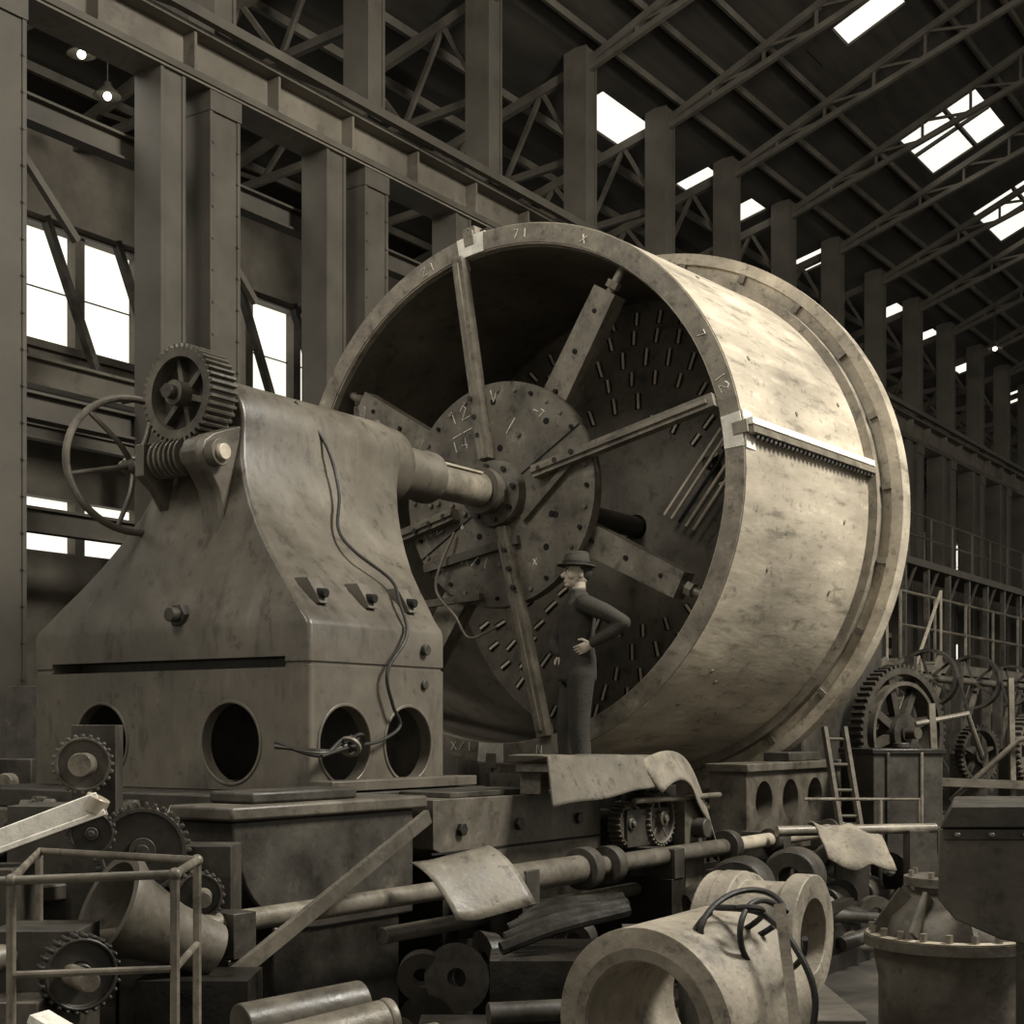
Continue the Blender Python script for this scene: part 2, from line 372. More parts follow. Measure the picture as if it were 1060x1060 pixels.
for k in range(6):
    y=-.06+k*.045
    b.revolve([(-.012,.07),(-.008,.12),(.008,.12),(.012,.07)],(-3.53,y,3.4),(0,1,0),mIron2,seg=28)
b.cyl((-3.53,-.09,3.4),(-3.53,.22,3.4),.08,mIron2)
b.cyl((-3.53,-.1,3.4),(-3.53,.54,3.4),.035,mSteel)
b.done('worm_gear',parent=par)
b=B()
wc=V((-3.50,.45,3.4))
pts=[wc+V((.47*math.cos(2*math.pi*k/64),-.10*math.cos(2*math.pi*k/64),.43*math.sin(2*math.pi*k/64))) for k in range(65)]
b.pipe(pts,.024,mIron2,seg=10)
for k in range(6):
    t=2*math.pi*k/6+.25;d=V((math.cos(t)*1.09,-.23*math.cos(t),math.sin(t)))
    b.pipe([wc+d*.06,wc+d*.2+V((0,-.03,0)),wc+d*.42],.02,mIron2,smooth=3,r1=.015)
b.cyl(wc+V((0,-.06,0)),wc+V((0,.06,0)),.065,mIron2)
b.cyl(wc+V((-.0,.0,.43)),wc+V((0,.12,.43)),.018,mIron2)
b.done('handwheel',parent=par)
b=B()
b.pipe([(-2.70,-.20,3.885),(-2.55,-.34,3.6),(-2.56,-.46,3.28),(-2.75,-.62,3.0),(-2.78,-.78,2.84),(-2.62,-.95,2.66),(-2.72,-1.10,2.5),(-2.85,-1.26,2.28),(-3.05,-1.27,2.05),(-3.0,-1.27,1.85),(-2.93,-1.27,1.72),(-3.15,-1.29,1.63),(-3.45,-1.33,1.6),(-3.75,-1.36,1.55)],.011,mRope,smooth=8,seg=8)
for k in range(4):
    b.pipe([(-3.85,-1.1,1.6+.01*k),(-3.72,-1.32,1.58-.01*k),(-3.5,-1.3,1.58+.02*k),(-3.42,-1.3,1.66-.03*k),(-3.36,-1.3,1.56+.03*k)],.011,mSteel if k==1 else mRope,smooth=6,seg=8)
b.revolve([(-.01,.05),(-.01,.07),(.01,.07),(.01,.05)],(-3.46,-1.32,1.6),(.6,.2,.5),mSteel,seg=20)
b.revolve([(-.01,.04),(-.01,.055),(.01,.055),(.01,.04)],(-3.40,-1.33,1.63),(.1,.7,.5),mRope,seg=20)
b.done('power_cable',parent=par)

# ---------------- LATHE BED ----------------
b=B()
b.box(-7.5,7,-1.3,-.75,0,.92,mIron);b.box(-7.5,7,.75,1.3,0,.92,mIron);b.box(-7.5,7,-.75,.75,0,.4,mOil)
b.box(-7.5,7,-1.42,-.7,.92,1.0,mIron2);b.box(-7.5,7,.7,1.42,.92,1.0,mIron2)
for k in range(12):
    X=-7.2+k*1.15
    b.box(X,X+.12,-1.42,-1.3,0,.92,mIron)
b.done('lathe_bed',F,bevel=.012)
b=B()
b.box(-4.35,-2.1,-1.42,1.42,1.004,1.22,mIron2);b.box(-4.2,-2.2,-1.40,1.40,1.22,1.335,mIron)
for y in (-1.2,-.4,.4,1.2):
    b.cyl((-4.28,y,1.2),(-4.28,y,1.30),.05,mIron,seg=6)
for k in range(14):
    y0=-1.2+.18*k
    b.beam((-4.6+.15*random.random(),y0,1.08),(-4.30,y0+random.uniform(-.2,.3),1.25+.07*random.random()),.08,.03,random.choice([mWood,mCast,mIron]))
b.done('tailstock_soleplate',F,bevel=.01)
b=B()
arc=[(-4.9,-1.82,1.26),(-4.9,-1.82,1.12)]
for k in range(9):
    t=R(180+k*11.25);arc.append((-4.3+.56*math.cos(t),-1.82,1.10+.42*math.sin(t)))
arc+=[(-3.5,-1.82,.68),(-3.5,-1.82,1.26)]
b.extrude(arc,(0,.38,0),mIron)
b.box(-4.95,-3.42,-1.86,-1.43,1.26,1.33,mIron2)
b.box(-4.7,-3.9,-1.75,-1.45,1.33,1.39,mIron)
b.box(-4.6,-3.6,-1.80,-1.5,0,.72,mOil)
b.done('bed_bracket',F,bevel=.015)
b=B()
b.extrude([(-3.36,-1.85,1.30),(-3.36,-1.85,1.02),(-2.9,-1.85,.86),(-1.6,-1.85,.86),(-1.5,-1.85,.92),(-1.5,-1.85,1.24),(-1.56,-1.85,1.29)],(0,.55,0),mIron2)
b.box(-3.2,-1.6,-1.8,-1.45,0,.87,mOil)
b.box(-3.1,-2.2,-1.78,-1.4,1.30,1.33,mIron)
for X in (-3.1,-2.5,-1.8):b.cyl((X,-1.88,1.12),(X,-1.84,1.12),.04,mOil,seg=6)
b.box(-3.38,-1.5,-1.856,-1.85,.985,1.0,mHole)
b.done('carriage_block',F,bevel=.02)
b=B()
b.box(-1.42,-.12,-1.6,-.6,1.004,1.23,mIron);b.box(-1.40,-.2,-2.0,-1.6,.9,1.16,mIron)
b.gear((-1.35,-1.95,1.06),(0,1,0),.16,.1,24,mIron2)
b.gear((-.95,-1.98,1.08),(0,1,0),.2,.1,30,mIron2,spokes=5)
b.box(-1.2,-.3,-1.95,-1.65,0,.9,mOil)
b.box(-.75,-.45,-2.1,-2.0,.55,1.2,mIron2);b.cyl((-.6,-2.2,1.0),(-.6,-1.9,1.0),.07,mIron)
b.pipe([(-1.4,-2.05,1.22),(-.9,-2.1,1.22),(-.2,-2.1,1.22)],.02,mSteel)
b.box(-1.3,-.5,-1.9,-1.64,1.16,1.30,mOil)
b.done('cross_slide',F,bevel=.01)
def sheet(name,fns,mat,fr,th=.012):
    bm=bmesh.new()
    for fn,nu,nv in fns:
        g=[[bm.verts.new(fn(i/nu,j/nv)) for j in range(nv+1)] for i in range(nu+1)]
        for i in range(nu):
            for j in range(nv):
                f=bm.faces.new([g[i][j],g[i+1][j],g[i+1][j+1],g[i][j+1]]);f.smooth=True
    me=bpy.data.meshes.new(name);bm.to_mesh(me);bm.free();me.materials.append(mat)
    try:me.set_sharp_from_angle(angle=R(35))
    except Exception:pass
    o=bpy.data.objects.new(name,me);bpy.context.collection.objects.link(o);o.matrix_world=fr
    s=o.modifiers.new('sol','SOLIDIFY');s.thickness=th
    return o
def cv(u,v):
    X=-2.5+1.45*u
    zt=1.53-.02*u
    if v<.35:
        Y=-1.78-.28*(v/.35);z=zt
    else:
        q=(v-.35)/.65
        Y=-2.06-.10*q;z=zt-q*(.30-.12*u); X+=-.07*q*(1-u)
        Y+=.02*math.sin(u*8+1)*q
    z+=.006*math.sin(u*13)
    return V((X,Y,z))
def cv2(u,v):
    t=R(115-118*u)
    r=.80-.24*v*(1-.15*math.sin(u*9))
    X=-1.02+r*math.cos(t)*1.0;z=.78+r*math.sin(t)*.96
    return V((X,-2.06-.12*v-.03*math.sin(u*7),z))
sheet('canvas_cover',[(cv,40,20)],mCanvas,F)
sheet('canvas_strip',[(cv2,30,8)],mCloth2,F)
b=B()
b.box(-2.45,-.95,-2.04,-1.8,1.44,1.49,mWood);b.box(-2.4,-2.3,-1.95,-1.8,1.30,1.44,mWood);b.box(-1.05,-.97,-1.9,-1.8,1.305,1.44,mWood)
b.done('timber_plank',F)
b=B()
b.cyl((-6.6,-2.2,.85),(-3.3,-2.2,.85),.05,mSteel);b.cyl((-3.3,-2.2,.85),(-2.3,-2.2,.85),.085,mIron2);b.cyl((-2.3,-2.2,.85),(-.2,-2.2,.85),.06,mIron2)
b.cyl((-.2,-2.2,.85),(2.0,-2.2,.85),.055,mBright)
for X,r in ((-3.35,.12),(-2.3,.13),(-2.0,.12),(-.3,.12),(.5,.09),(1.7,.1)):b.cyl((X-.05,-2.2,.85),(X+.05,-2.2,.85),r,mIron)
b.cyl((-4.0,-2.0,.62),(5,-2.0,.62),.045,mIron2)
for X in (-6.3,-5.3,-3.0,-1.2,.6,2.0):
    b.box(X-.09,X+.09,-2.28,-1.93,.0,.70,mOil);b.box(X-.07,X+.07,-2.29,-1.93,.70,.90,mIron)
    b.beam((X,-1.42,.5),(X,-1.95,.6),.1,.2,mIron)
b.done('feed_shaft',F,bevel=.004)
b=B();b.box(.95,3.0,-1.78,-1.45,.3,1.35,mIron2)
hb=b.done('headstock_pedestal',F)
b=B()
for X in (1.3,1.85,2.4):b.cyl((X,-2.2,1.1),(X,-1.0,1.1),.17,mHole,seg=32)
c=b.done('cutter',F);cut(hb,c)
b=B()
b.box(.9,3.05,-1.82,-1.43,1.35,1.42,mIron2);b.box(1.9,2.6,-1.75,-1.5,1.42,1.5,mIron);b.box(1.0,3.0,-1.5,-1.44,.0,1.3,mHole);b.box(.85,3.1,-1.8,-1.44,0,.3,mIron)
t=b.done('pedestal_cap',bevel=.01,parent=hb)
b=B()
b.box(3.4,5.6,-1.25,1.25,1.0,3.2,mIron);b.revolve([(3.3,.1),(3.3,.6),(3.6,.7),(5.5,.7),(5.7,.4),(5.7,.1)],(0,0,ZC),(1,0,0),mIron,seg=40)
b.gear((3.0,0,ZC),(1,0,0),1.3,.2,60,mIron,spokes=6)
b.done('headstock',F,bevel=.03)

# ---------------- MAN ----------------
man=bpy.data.objects.new('man',None);bpy.context.collection.objects.link(man)
man.matrix_world=Matrix.Translation((.50,11.02,1.232))@Matrix.Rotation(R(192),4,'Z')
def rem(o,vox,sm=3):
    r=o.modifiers.new('r','REMESH');r.mode='VOXEL';r.voxel_size=vox;r.use_smooth_shade=True
    s=o.modifiers.new('s','SMOOTH');s.factor=.5;s.iterations=sm
def limb(b,pts,m):
    for k in range(len(pts)-1):
        (p,r),(q,r2)=pts[k],pts[k+1];b.cyl(p,q,r,m,r2=r2,seg=18)
    for p,r in pts:b.ball(p,r,m,seg=16)
def ell(cx,cy,z,rx,ry,n=36):
    return [((cx+rx*math.cos(2*math.pi*k/n))+.004*math.sin(k*2.1+z*40),cy+ry*math.sin(2*math.pi*k/n)+.004*math.sin(k*1.3+z*25),z) for k in range(n)]
b=B()
b.loft([ell(0,0,.82,.12,.165),ell(0,0,.85,.14,.19),ell(0,0,.92,.142,.19),ell(0,0,1.0,.135,.18),ell(.01,0,1.1,.128,.168),ell(.01,0,1.22,.137,.182),ell(.005,0,1.33,.138,.195),ell(-.005,0,1.41,.122,.19),ell(-.01,0,1.46,.092,.15),ell(-.005,0,1.50,.068,.085),ell(0,0,1.53,.06,.064)],mCloth)
limb(b,[((-.005,.18,1.405),.078),((-.14,.27,1.34),.066),((-.265,.33,1.26),.056),((-.18,.29,1.19),.053),((-.06,.22,1.115),.040)],mCloth)
limb(b,[((-.005,-.18,1.405),.078),((.05,-.25,1.28),.064),((.11,-.29,1.14),.055),((.12,-.23,1.09),.050),((.10,-.18,1.05),.039)],mCloth)
limb(b,[((0,.095,.88),.11),((.01,.10,.70),.095),((.02,.105,.48),.080),((.0,.105,.3),.076),((-.02,.11,.15),.075),((-.02,.11,.09),.070)],mCloth)
limb(b,[((0,-.095,.88),.11),((.03,-.10,.70),.095),((.06,-.105,.48),.080),((.05,-.105,.3),.076),((.05,-.11,.15),.075),((.05,-.11,.09),.070)],mCloth)
o=b.done('work_clothes_body',parent=man);rem(o,.010,3)
b=B()
for s,x in ((.11,-.02),(-.11,.05)):
    b.ball((x-.01,s,.05),.06,mShoe,ry=.045,rz=.05);b.ball((x+.1,s,.035),.10,mShoe,ry=.048,rz=.038);b.cyl((x,s,.04),(x,s,.13),.05,mShoe)
    b.box(x-.07,x+.19,s-.04,s+.04,.0,.022,mShoe)
o=b.done('boots',parent=man);rem(o,.008,2)
b=B()
b.ball((.005,0,1.665),.098,mSkin,ry=.078,rz=.115);b.ball((.035,0,1.61),.068,mSkin,ry=.058,rz=.075)
b.ball((.075,0,1.565),.028,mSkin,ry=.03,rz=.022)
b.cyl((-.01,0,1.47),(.0,0,1.62),.056,mSkin,seg=20)
b.cyl((.092,0,1.665),(.122,0,1.628),.012,mSkin,r2=.018,seg=12);b.ball((.115,0,1.627),.017,mSkin,ry=.02,rz=.013)
b.ball((.085,0,1.685),.02,mSkin,ry=.055,rz=.012)
b.ball((.098,0,1.597),.013,mSkin,ry=.026,rz=.007);b.ball((.095,0,1.585),.013,mSkin,ry=.024,rz=.007)
for s in (-1,1):
    b.ball((-.005,s*.078,1.645),.02,mSkin,ry=.01,rz=.033);b.ball((.06,s*.045,1.63),.03,mSkin,ry=.025,rz=.03)
o=b.done('head',parent=man);rem(o,.005,3)
b=B()
for s in (-1,1):
    b.ball((.084,s*.031,1.663),.011,mWhite);b.ball((.0925,s*.032,1.663),.005,mHole);b.ball((.088,s*.031,1.683),.012,mHair,ry=.022,rz=.005)
b.ball((-.03,0,1.675),.084,mHair,ry=.082,rz=.09)
b.done('hair_and_eyes',parent=man)
b=B()
b.revolve([(-.014,.075),(-.010,.13),(-.004,.15),(.004,.148),(.006,.1),(.03,.104),(.075,.096),(.102,.088),(.108,.078),(.10,.03),(.094,.001),(.0,.001)],(.012,0,1.712),(-.05,0,1),mHat,seg=40)
b.revolve([(.006,.1),(.006,.107),(.03,.107),(.03,.1)],(.012,0,1.712),(-.05,0,1),mHatB,seg=40)
ho=b.done('brimmed_hat',parent=man)
for v in ho.data.vertices:
    if v.co.z>1.76:
        v.co.y*=.86;v.co.z-=.018*max(0,(v.co.x))/.09
b=B()
b.revolve([(0,.05),(0,.064),(.018,.062),(.018,.05)],(-.002,0,1.52),(.15,0,1),mCanvas,seg=28)
b.done('shirt_collar',parent=man)
def hand(name,W,dirv,palmn,side):
    b=B();W=V(W);d=V(dirv).normalized();n=V(palmn).normalized();n=(n-d*n.dot(d)).normalized();t=d.cross(n)*side
    rings=[]
    for s,hw,hh in ((-.01,.026,.021),(.02,.033,.018),(.06,.041,.016),(.085,.040,.013)):
        rings.append([W+d*s+t*hw*math.cos(2*math.pi*k/14)+n*hh*math.sin(2*math.pi*k/14) for k in range(14)])
    b.loft(rings,mSkin)
    for k,(off,L) in enumerate(((.030,.068),(.010,.077),(-.010,.072),(-.030,.056))):
        p=W+d*.078+t*off;L1,L2,L3=L*.45,L*.32,L*.25
        c1=(d*math.cos(.3)+n*math.sin(.3));c2=(d*math.cos(.8)+n*math.sin(.8));c3=(d*math.cos(1.2)+n*math.sin(1.2))
        q=p+c1*L1;r=q+c2*L2;s=r+c3*L3
        limb(b,[(p,.0095),(q,.009),(r,.008),(s,.007)],mSkin)
    p=W+d*.02+t*.03;q=p+(d*.6+t*.8).normalized()*.035+n*.008;r=q+(d*.9+t*.35).normalized()*.03+n*.01
    limb(b,[(p,.013),(q,.0105),(r,.0085)],mSkin)
    o=b.done(name,parent=man);rem(o,.0035,2)
hand('left_hand',(-.045,.222,1.105),(.85,-.30,-.45),(.0,-1,.1),-1)
hand('right_hand',(.09,-.175,1.04),(-.2,.3,-.9),(.0,1,0),1)

# ---------------- BUILDING ----------------
XS=[-.5]+[-.25+2.85*k for k in range(1,22)]
b=B()
def colm(b,x,w,z0,z1,m,y=6.):
    b.box(x-w/2,x-w/2+.05,y-.22,y+.22,z0,z1,m);b.box(x+w/2-.05,x+w/2,y-.22,y+.22,z0,z1,m)
    b.box(x-w/2+.05,x+w/2-.05,y-.2,y-.17,z0,z1,m);b.box(x-w/2+.05,x+w/2-.05,y+.1,y+.13,z0,z1,m)
colm(b,0,.50,0,9.3,mCol,0);colm(b,-.83,.38,0,9.3,mCol,0)
b.box(-.27,.27,-.25,.25,0,.5,mCol);b.box(-.26,.26,-.235,.235,9.05,9.3,mCol)
colm(b,0,.36,9.95,13.2,mCol,0)
for k in range(22):
    for s in (-.23,.23):b.cyl((s*.9,-.235,.7+.38*k),(s*.9,-.215,.7+.38*k),.02,mCol,seg=6)
me=b.done('steel_column',F).data
first=bpy.data.objects['steel_column'];first.matrix_world=F@Matrix.Translation((XS[0],6,0))
for x in XS[1:]:
    o=bpy.data.objects.new('steel_column',me);bpy.context.collection.objects.link(o);o.matrix_world=F@Matrix.Translation((x,6,0))
b=B()
b.ibeam((-6,6,9.62),(62,6,9.62),.5,.66,mGirder,t=.06)
b.box(-6,62,5.72,5.76,9.32,9.4,mCol);b.beam((-6,5.6,10.0),(62,5.6,10.0),.1,.12,mCol)
for k in range(48):
    x=-5+1.42*k;b.box(x,x+.04,5.78,5.97,9.36,9.88,mGirder)
b.done('crane_girder',F)
b=B()
b.ibeam((-6,6.5,8.5),(62,6.5,8.5),.2,.3,mCol,t=.03)
b.ibeam((-6,6.3,5.2),(62,6.3,5.2),.2,.3,mCol,t=.03)
for k in range(22):
    x=XS[0]+2.85*k
    b.beam((x,6.4,8.6),(x+1.4,6.4,7.2),.08,.08,mTruss)
b.done('tie_beam',F)
def deck(b,y0,z0,y1,z1,sk,m,x0=-14,x1=66,bars=2):
    s=(z1-z0)/(y1-y0)
    def q(xa,xb,ya,yb,mm,dz=0):
        if xb-xa<1e-4:return
        za=z0+s*(ya-y0)+dz;zb=z0+s*(yb-y0)+dz
        b.hexa([V((xa,ya,za)),V((xb,ya,za)),V((xb,yb,zb)),V((xa,yb,zb)),V((xa,ya,za+.08)),V((xb,ya,za+.08)),V((xb,yb,zb+.08)),V((xa,yb,zb+.08))],mm)
    ya=sk[0][2];yb=sk[0][3]
    q(x0,x1,y0,ya,m);q(x0,x1,yb,y1,m)
    cx=x0
    for e in sk:
        xa,xb=e[0],e[1]
        q(cx,xa,ya,yb,m);cx=xb
        q(xa,xb,ya,yb,mGlass,.05)
        if len(e)>4:q(xa,xb,e[4],yb,m,-.02);continue
        for k in range(1,bars):
            xx=xa+(xb-xa)*k/bars;q(xx-.03,xx+.03,ya,yb,m,-.03)
        if xb-xa>2.2 and bars==2:
            ym=ya+(yb-ya)*.4;q(xa,xb,ym-.03,ym+.03,m,-.03)
    q(cx,x1,ya,yb,m)
b=B()
sk=[(x-1.25,x+1.25,2.05,3.65) if x!=16.1 else (15.3,16.1,2.05,3.65,3.15) for x in (-.5,5.1,10.6,16.1,21.4,26.9,32.4,43.5,54.5)]
deck(b,-5,18.15,6,13.2,sk,mRoof,bars=2)
deck(b,-16,13.2,-5,18.15,[(x-1.4,x+1.4,-13,-11) for x in range(-10,60,6)],mRoof)
sk2=[(xa,xb,6.35,7.1) for xa,xb in ((12.5,14.4),(16.7,17.2),(18.8,19.6),(22.7,23.6),(28,29.0),(31,31.8),(35,36),(40,41.4),(46,47.5))]
deck(b,6,13.2,12.4,11.5,sk2,mRoof,bars=1)
for k in range(14):
    Y=5.6-.8*k;z=13.2+.45*(6-Y)-.1
    if 1.9<Y<3.7:continue
    b.beam((-14,Y,z),(66,Y,z),.06,.13,mTruss)
for k in range(5):
    Y=7.4+1.0*k;z=13.2-.2656*(Y-6)-.1;b.beam((-14,Y,z),(66,Y,z),.08,.14,mTruss)
b.done('ceiling',F)
b=B()
def P2(Y,dz):return V((0,Y,13.2+.45*(6-Y)+dz))
b.beam(P2(5.9,-.3),P2(-5,-.3),.12,.12,mTruss)
b.beam(P2(5.9,-.4),P2(-5,-1.5),.10,.10,mTruss)
n=11
for k in range(n):
    Y0=5.9-10.9*k/n;Y1=5.9-10.9*(k+1)/n
    b.beam(P2(Y0,-.3),P2(Y1,-.4-1.1*(k+1)/n),.05,.05,mTruss);b.beam(P2(Y1,-.3),P2(Y1,-.4-1.1*(k+1)/n),.05,.05,mTruss)
def P3(Y,dz):return V((0,Y,13.2-.2656*(Y-6)+dz))
b.beam(P3(6,-.28),P3(12.2,-.28),.12,.16,mTruss);b.beam((0,6,11.4),(0,12.2,11.0),.1,.12,mTruss)
for k in range(4):
    b.beam((0,6+1.55*k,11.4-.1*k),P3(6+1.55*(k+.5),-.3),.07,.07,mTruss);b.beam((0,6+1.55*(k+1),11.4-.1*(k+1)),P3(6+1.55*(k+.5),-.3),.07,.07,mTruss)
b.beam((0,6,10.2),(0,8,11.3),.07,.07,mTruss)
tm=b.done('roof_truss',F).data;bpy.data.objects['roof_truss'].matrix_world=F@Matrix.Translation((XS[0],0,0))
for x in XS[1:]:
    o=bpy.data.objects.new('roof_truss',tm);bpy.context.collection.objects.link(o);o.matrix_world=F@Matrix.Translation((x,0,0))
b=B()
def strip(z0,z1,m=mWall):b.box(-14,66,12,12.35,z0,z1,m)
strip(0,4.5);strip(5.35,7.75);strip(9.6,12.0)
per=1.28
x=4.36-per*14
while x<65:
    b.box(x-.19,x,12,12.3,7.75,9.6,mWall);b.box(x-.19,x,12,12.3,4.5,5.35,mWall)
    x+=per
b.box(-14,66,11.9,12,7.65,7.77,mCol);b.box(-14,66,11.92,12,9.58,9.68,mCol)
b.done('wall_left',F)
b=B();b.box(-14,66,12.2,12.22,7.75,9.6,mGlass);b.box(-14,66,12.2,12.22,4.5,5.35,mGlass)
b.box(-14,66,12.17,12.19,8.66,8.68,mCol)
b.done('window_1',F)
b=B();b.box(66,66.3,-16,12,0,18,mWall)
b.done('wall_far',F)
b=B()
for k in range(5):b.box(65.9,65.95,-12+4.5*k,-9.5+4.5*k,6,12,mGlass)
b.done('window_2',F)
b=B();b.box(-14,66,-16,12,-.1,0,mFloor);b.done('floor',F)
b=B()
b.box(-8,40,10.0,11.9,6.6,6.8,mCol);b.ibeam((-8,9.9,6.65),(40,9.9,6.65),.25,.4,mGirder,t=.04)
b.cyl((-8,10,8.85),(40,10,8.85),.05,mTruss,seg=8)
for k in range(30):
    x=-5.6+1.27*k
    b.beam((x,10,8.9),(x+1.0,10.05,6.8),.12,.1,mIron)
    if k%3==0:b.box(x-.15,x+.05,10,10.25,0,6.6,mCol)
b.ibeam((-8,9.9,4.6),(40,9.9,4.6),.2,.35,mTruss,t=.04);b.ibeam((-8,9.0,5.6),(40,9.0,5.6),.15,.2,mTruss,t=.03)
b.done('gallery_walkway',F)
mBulb=EM('lamp_bulb',(1,.95,.8),6)
b=B()
b.cyl((0,0,0),(0,0,1.3),.012,mIron,seg=6);b.revolve([(0,.2),(.0,.21),(.14,.07),(.2,.05),(.2,.04),(.13,.06)],(0,0,-.02),(0,0,1),mCol,seg=24);b.ball((0,0,-.02),.06,mBulb)
lm=b.done('pendant_lamp',F).data
L0=bpy.data.objects['pendant_lamp'];pos=[(31,4.6,12.3),(37,4.6,12.3),(43,4.6,12.3),(49,4.6,12.3),(4.4,10.0,11.0),(3.6,9.6,11.2)]
for k,p in enumerate(pos):
    o=L0 if k==0 else bpy.data.objects.new('pendant_lamp',lm)
    if k:bpy.context.collection.objects.link(o)
    o.matrix_world=F@Matrix.Translation(p)
b=B()
def gant(X0,X1,Y,z,rm):
    b.box(X0,X1,Y-.6,Y+.6,z-.16,z,rm)
    k=X0
    while k<=X1+.01:
        b.cyl((k,Y-.6,z),(k,Y-.6,z+1),.025,rm,seg=6);b.box(k-.06,k+.06,Y-.55,Y-.43,0,z-.16,mIron2);b.beam((k,Y-.5,z-.9),(k+.8,Y-.5,z-.16),.05,.05,rm);k+=1.6
    for h in (.5,1.0):b.cyl((X0,Y-.6,z+h),(X1,Y-.6,z+h),.022,rm,seg=6)
gant(11,24,1.0,2.75,mSteel)
gant(14,44,4.6,5.6,mGirder)
for s in (0,.8):
    b.beam((11,.6-s*1,2.7),(8.4,.6-s*1,.1),.05,.2,mSteel)
    b.cyl((11,.6-s,3.7),(8.4,.6-s,1.1),.025,mCast,seg=6)
    for k in range(4):
        t=k/3;b.cyl((11-2.6*t,.6-s,2.7-2.6*t),(11-2.6*t,.6-s,3.7-2.6*t),.02,mCast,seg=6)
for k in range(10):
    t=k/10;b.box(11-2.6*t-.13,11-2.6*t+.1,-.2,.6,2.65-2.6*t,2.68-2.6*t,mSteel)
b.done('access_gantry_staircase',F)
b=B()
b.cyl((7.2,-.9,2.35),(26,-.9,2.35),.05,mIron2,seg=12)
for k in range(9):
    X=7.6+1.9*k
    b.beam((X,-.9,0),(X,-.9,2.6),.12,.12,mIron,up=(0,1,0));b.beam((X,-.9,1.4),(X+.9,-.9,2.3),.06,.06,mIron2)
    r=random.uniform(.25,.45);xx=X+.7
    b.revolve([(-.08,r-.04),(-.08,r),(.08,r),(.08,r-.04)],(xx,-.9,2.35),(1,0,0),mIron,seg=36)
    for q in range(5):
        t=2*math.pi*q/5;b.beam((xx,-.9,2.35),(xx,-.9+(r-.01)*math.cos(t),2.35+(r-.01)*math.sin(t)),.03,.04,mIron,up=(1,0,0))
    b.beam((xx,-.9-r,2.35),(xx,-1.5-.2,.9),.10,.012,mRope,up=(0,1,0));b.beam((xx,-.9+r,2.35),(xx,-1.5+.2,.9),.10,.012,mRope,up=(0,1,0))
    b.revolve([(-.08,.17),(-.08,.2),(.08,.2),(.08,.17)],(xx,-1.5,.9),(1,0,0),mIron,seg=24);b.box(xx-.15,xx+.15,-1.65,-1.35,0,.9,mIron)
b.done('line_shaft',F)
def machine(name,x,y,s,rot,mm=None):
    b=B();mm=mm or mIron2
    b.extrude([(-1.2,-.4,0),(1.2,-.4,0),(1.1,-.4,.9),(.6,-.4,1.0),(.5,-.4,1.9),(-.1,-.4,2.1),(-.3,-.4,1.1),(-1.15,-.4,.95)],(0,.8,0),mm)
    b.gear((.2,-.55,1.5),(0,1,0),.45,.12,40,mm,spokes=6);b.gear((-.5,-.52,1.15),(0,1,0),.25,.1,26,mIron)
    b.cyl((-1.1,-.3,1.25),(.3,-.3,1.25),.08,mSteel);b.cyl((.2,.5,1.5),(.2,-.7,1.5),.06,mSteel)
    b.box(-1.0,-.7,-.5,.4,.95,1.45,mIron);b.cyl((.9,-.7,.7),(.9,-.4,.7),.16,mSteel)
    b.pipe([(.5,-.5,1.9),(.7,-.5,2.3),(1.2,-.5,2.5)],.04,mSteel)
    o=b.done(name,F@Matrix.Translation((x,y,0))@Matrix.Rotation(rot,4,'Z')@Matrix.Scale(s,4),bevel=.01)
machine('machine_tool',6.8,3.4,1.3,.1);machine('machine_tool',10.8,-2.4,.8,.4,mIron);machine('machine_tool',14.5,-2.4,.9,0,mIron)
machine('machine_tool',-1.2,4.2,1.0,.3,mIron);machine('machine_tool',2.0,4.2,1.1,0,mIron);machine('machine_tool',18.5,-2.2,1.0,0);machine('machine_tool',22,-2.8,1.0,0)
machine('machine_tool',13.5,3.2,1.3,0);machine('machine_tool',8.2,1.8,1.2,.2,mIron);machine('machine_tool',-4.5,4.0,1.0,.1,mIron)
b=B()
b.gear((4.05,15.2,1.66),(.62,-.78,0),.72,.16,60,mIron,spokes=8,rim=.86,th=.05)
b.revolve([(-.1,.5),(-.1,.54),(.1,.54),(.1,.5)],(4.05,15.2,1.66),(.62,-.78,0),mIron2,seg=48)
b.box(3.9,4.25,15.3,15.7,0,1.7,mIron);b.cyl((4.05-.2,15.2+.3,1.66),(4.05+.15,15.2-.22,1.66),.06,mIron2)
b.done('spur_gear_wheel')
b=B()
b.gear((4.62,14.4,1.45),(.55,-.83,0),.30,.1,36,mIron,spokes=5)
b.box(4.5,4.75,14.45,14.9,0,1.45,mIron);b.gear((5.2,14.6,1.5),(.75,-.66,0),.36,.1,36,mIron2,spokes=5);b.box(5.1,5.4,14.7,15.2,0,1.5,mIron)
b.pipe([(4.3,14.2,1.0),(4.9,14.0,1.6),(5.2,13.9,1.65)],.03,mSteel)
b.pipe([(3.9,14.0,1.75),(4.4,14.0,1.85),(4.6,14.2,1.45)],.03,mSteel)
b.beam((4.15,14.0,0),(4.05,14.0,1.95),.06,.06,mSteel,up=(0,1,0));b.beam((4.9,14.1,0),(4.85,14.1,2.2),.05,.05,mSteel,up=(0,1,0));b.beam((3.9,14.05,1.2),(5.3,14.05,1.15),.08,.08,mIron2)
b.done('gear_drive_stand')
b=B()
b.box(-.33,.33,-.33,.33,0,1.50,mIron);b.box(-.35,.35,-.35,.35,1.48,1.53,mOil);b.beam((.12,-.34,0),(.12,-.34,1.5),.03,.03,mSteel);b.beam((-.2,-.34,0),(-.2,-.34,1.5),.03,.03,mIron)
b.cyl((.1,0,1.53),(.1,0,1.58),.07,mIron)
b.done('steel_tank',Matrix.Translation((3.40,13.0,0))@Matrix.Rotation(R(12),4,'Z'),bevel=.01)
b=B()
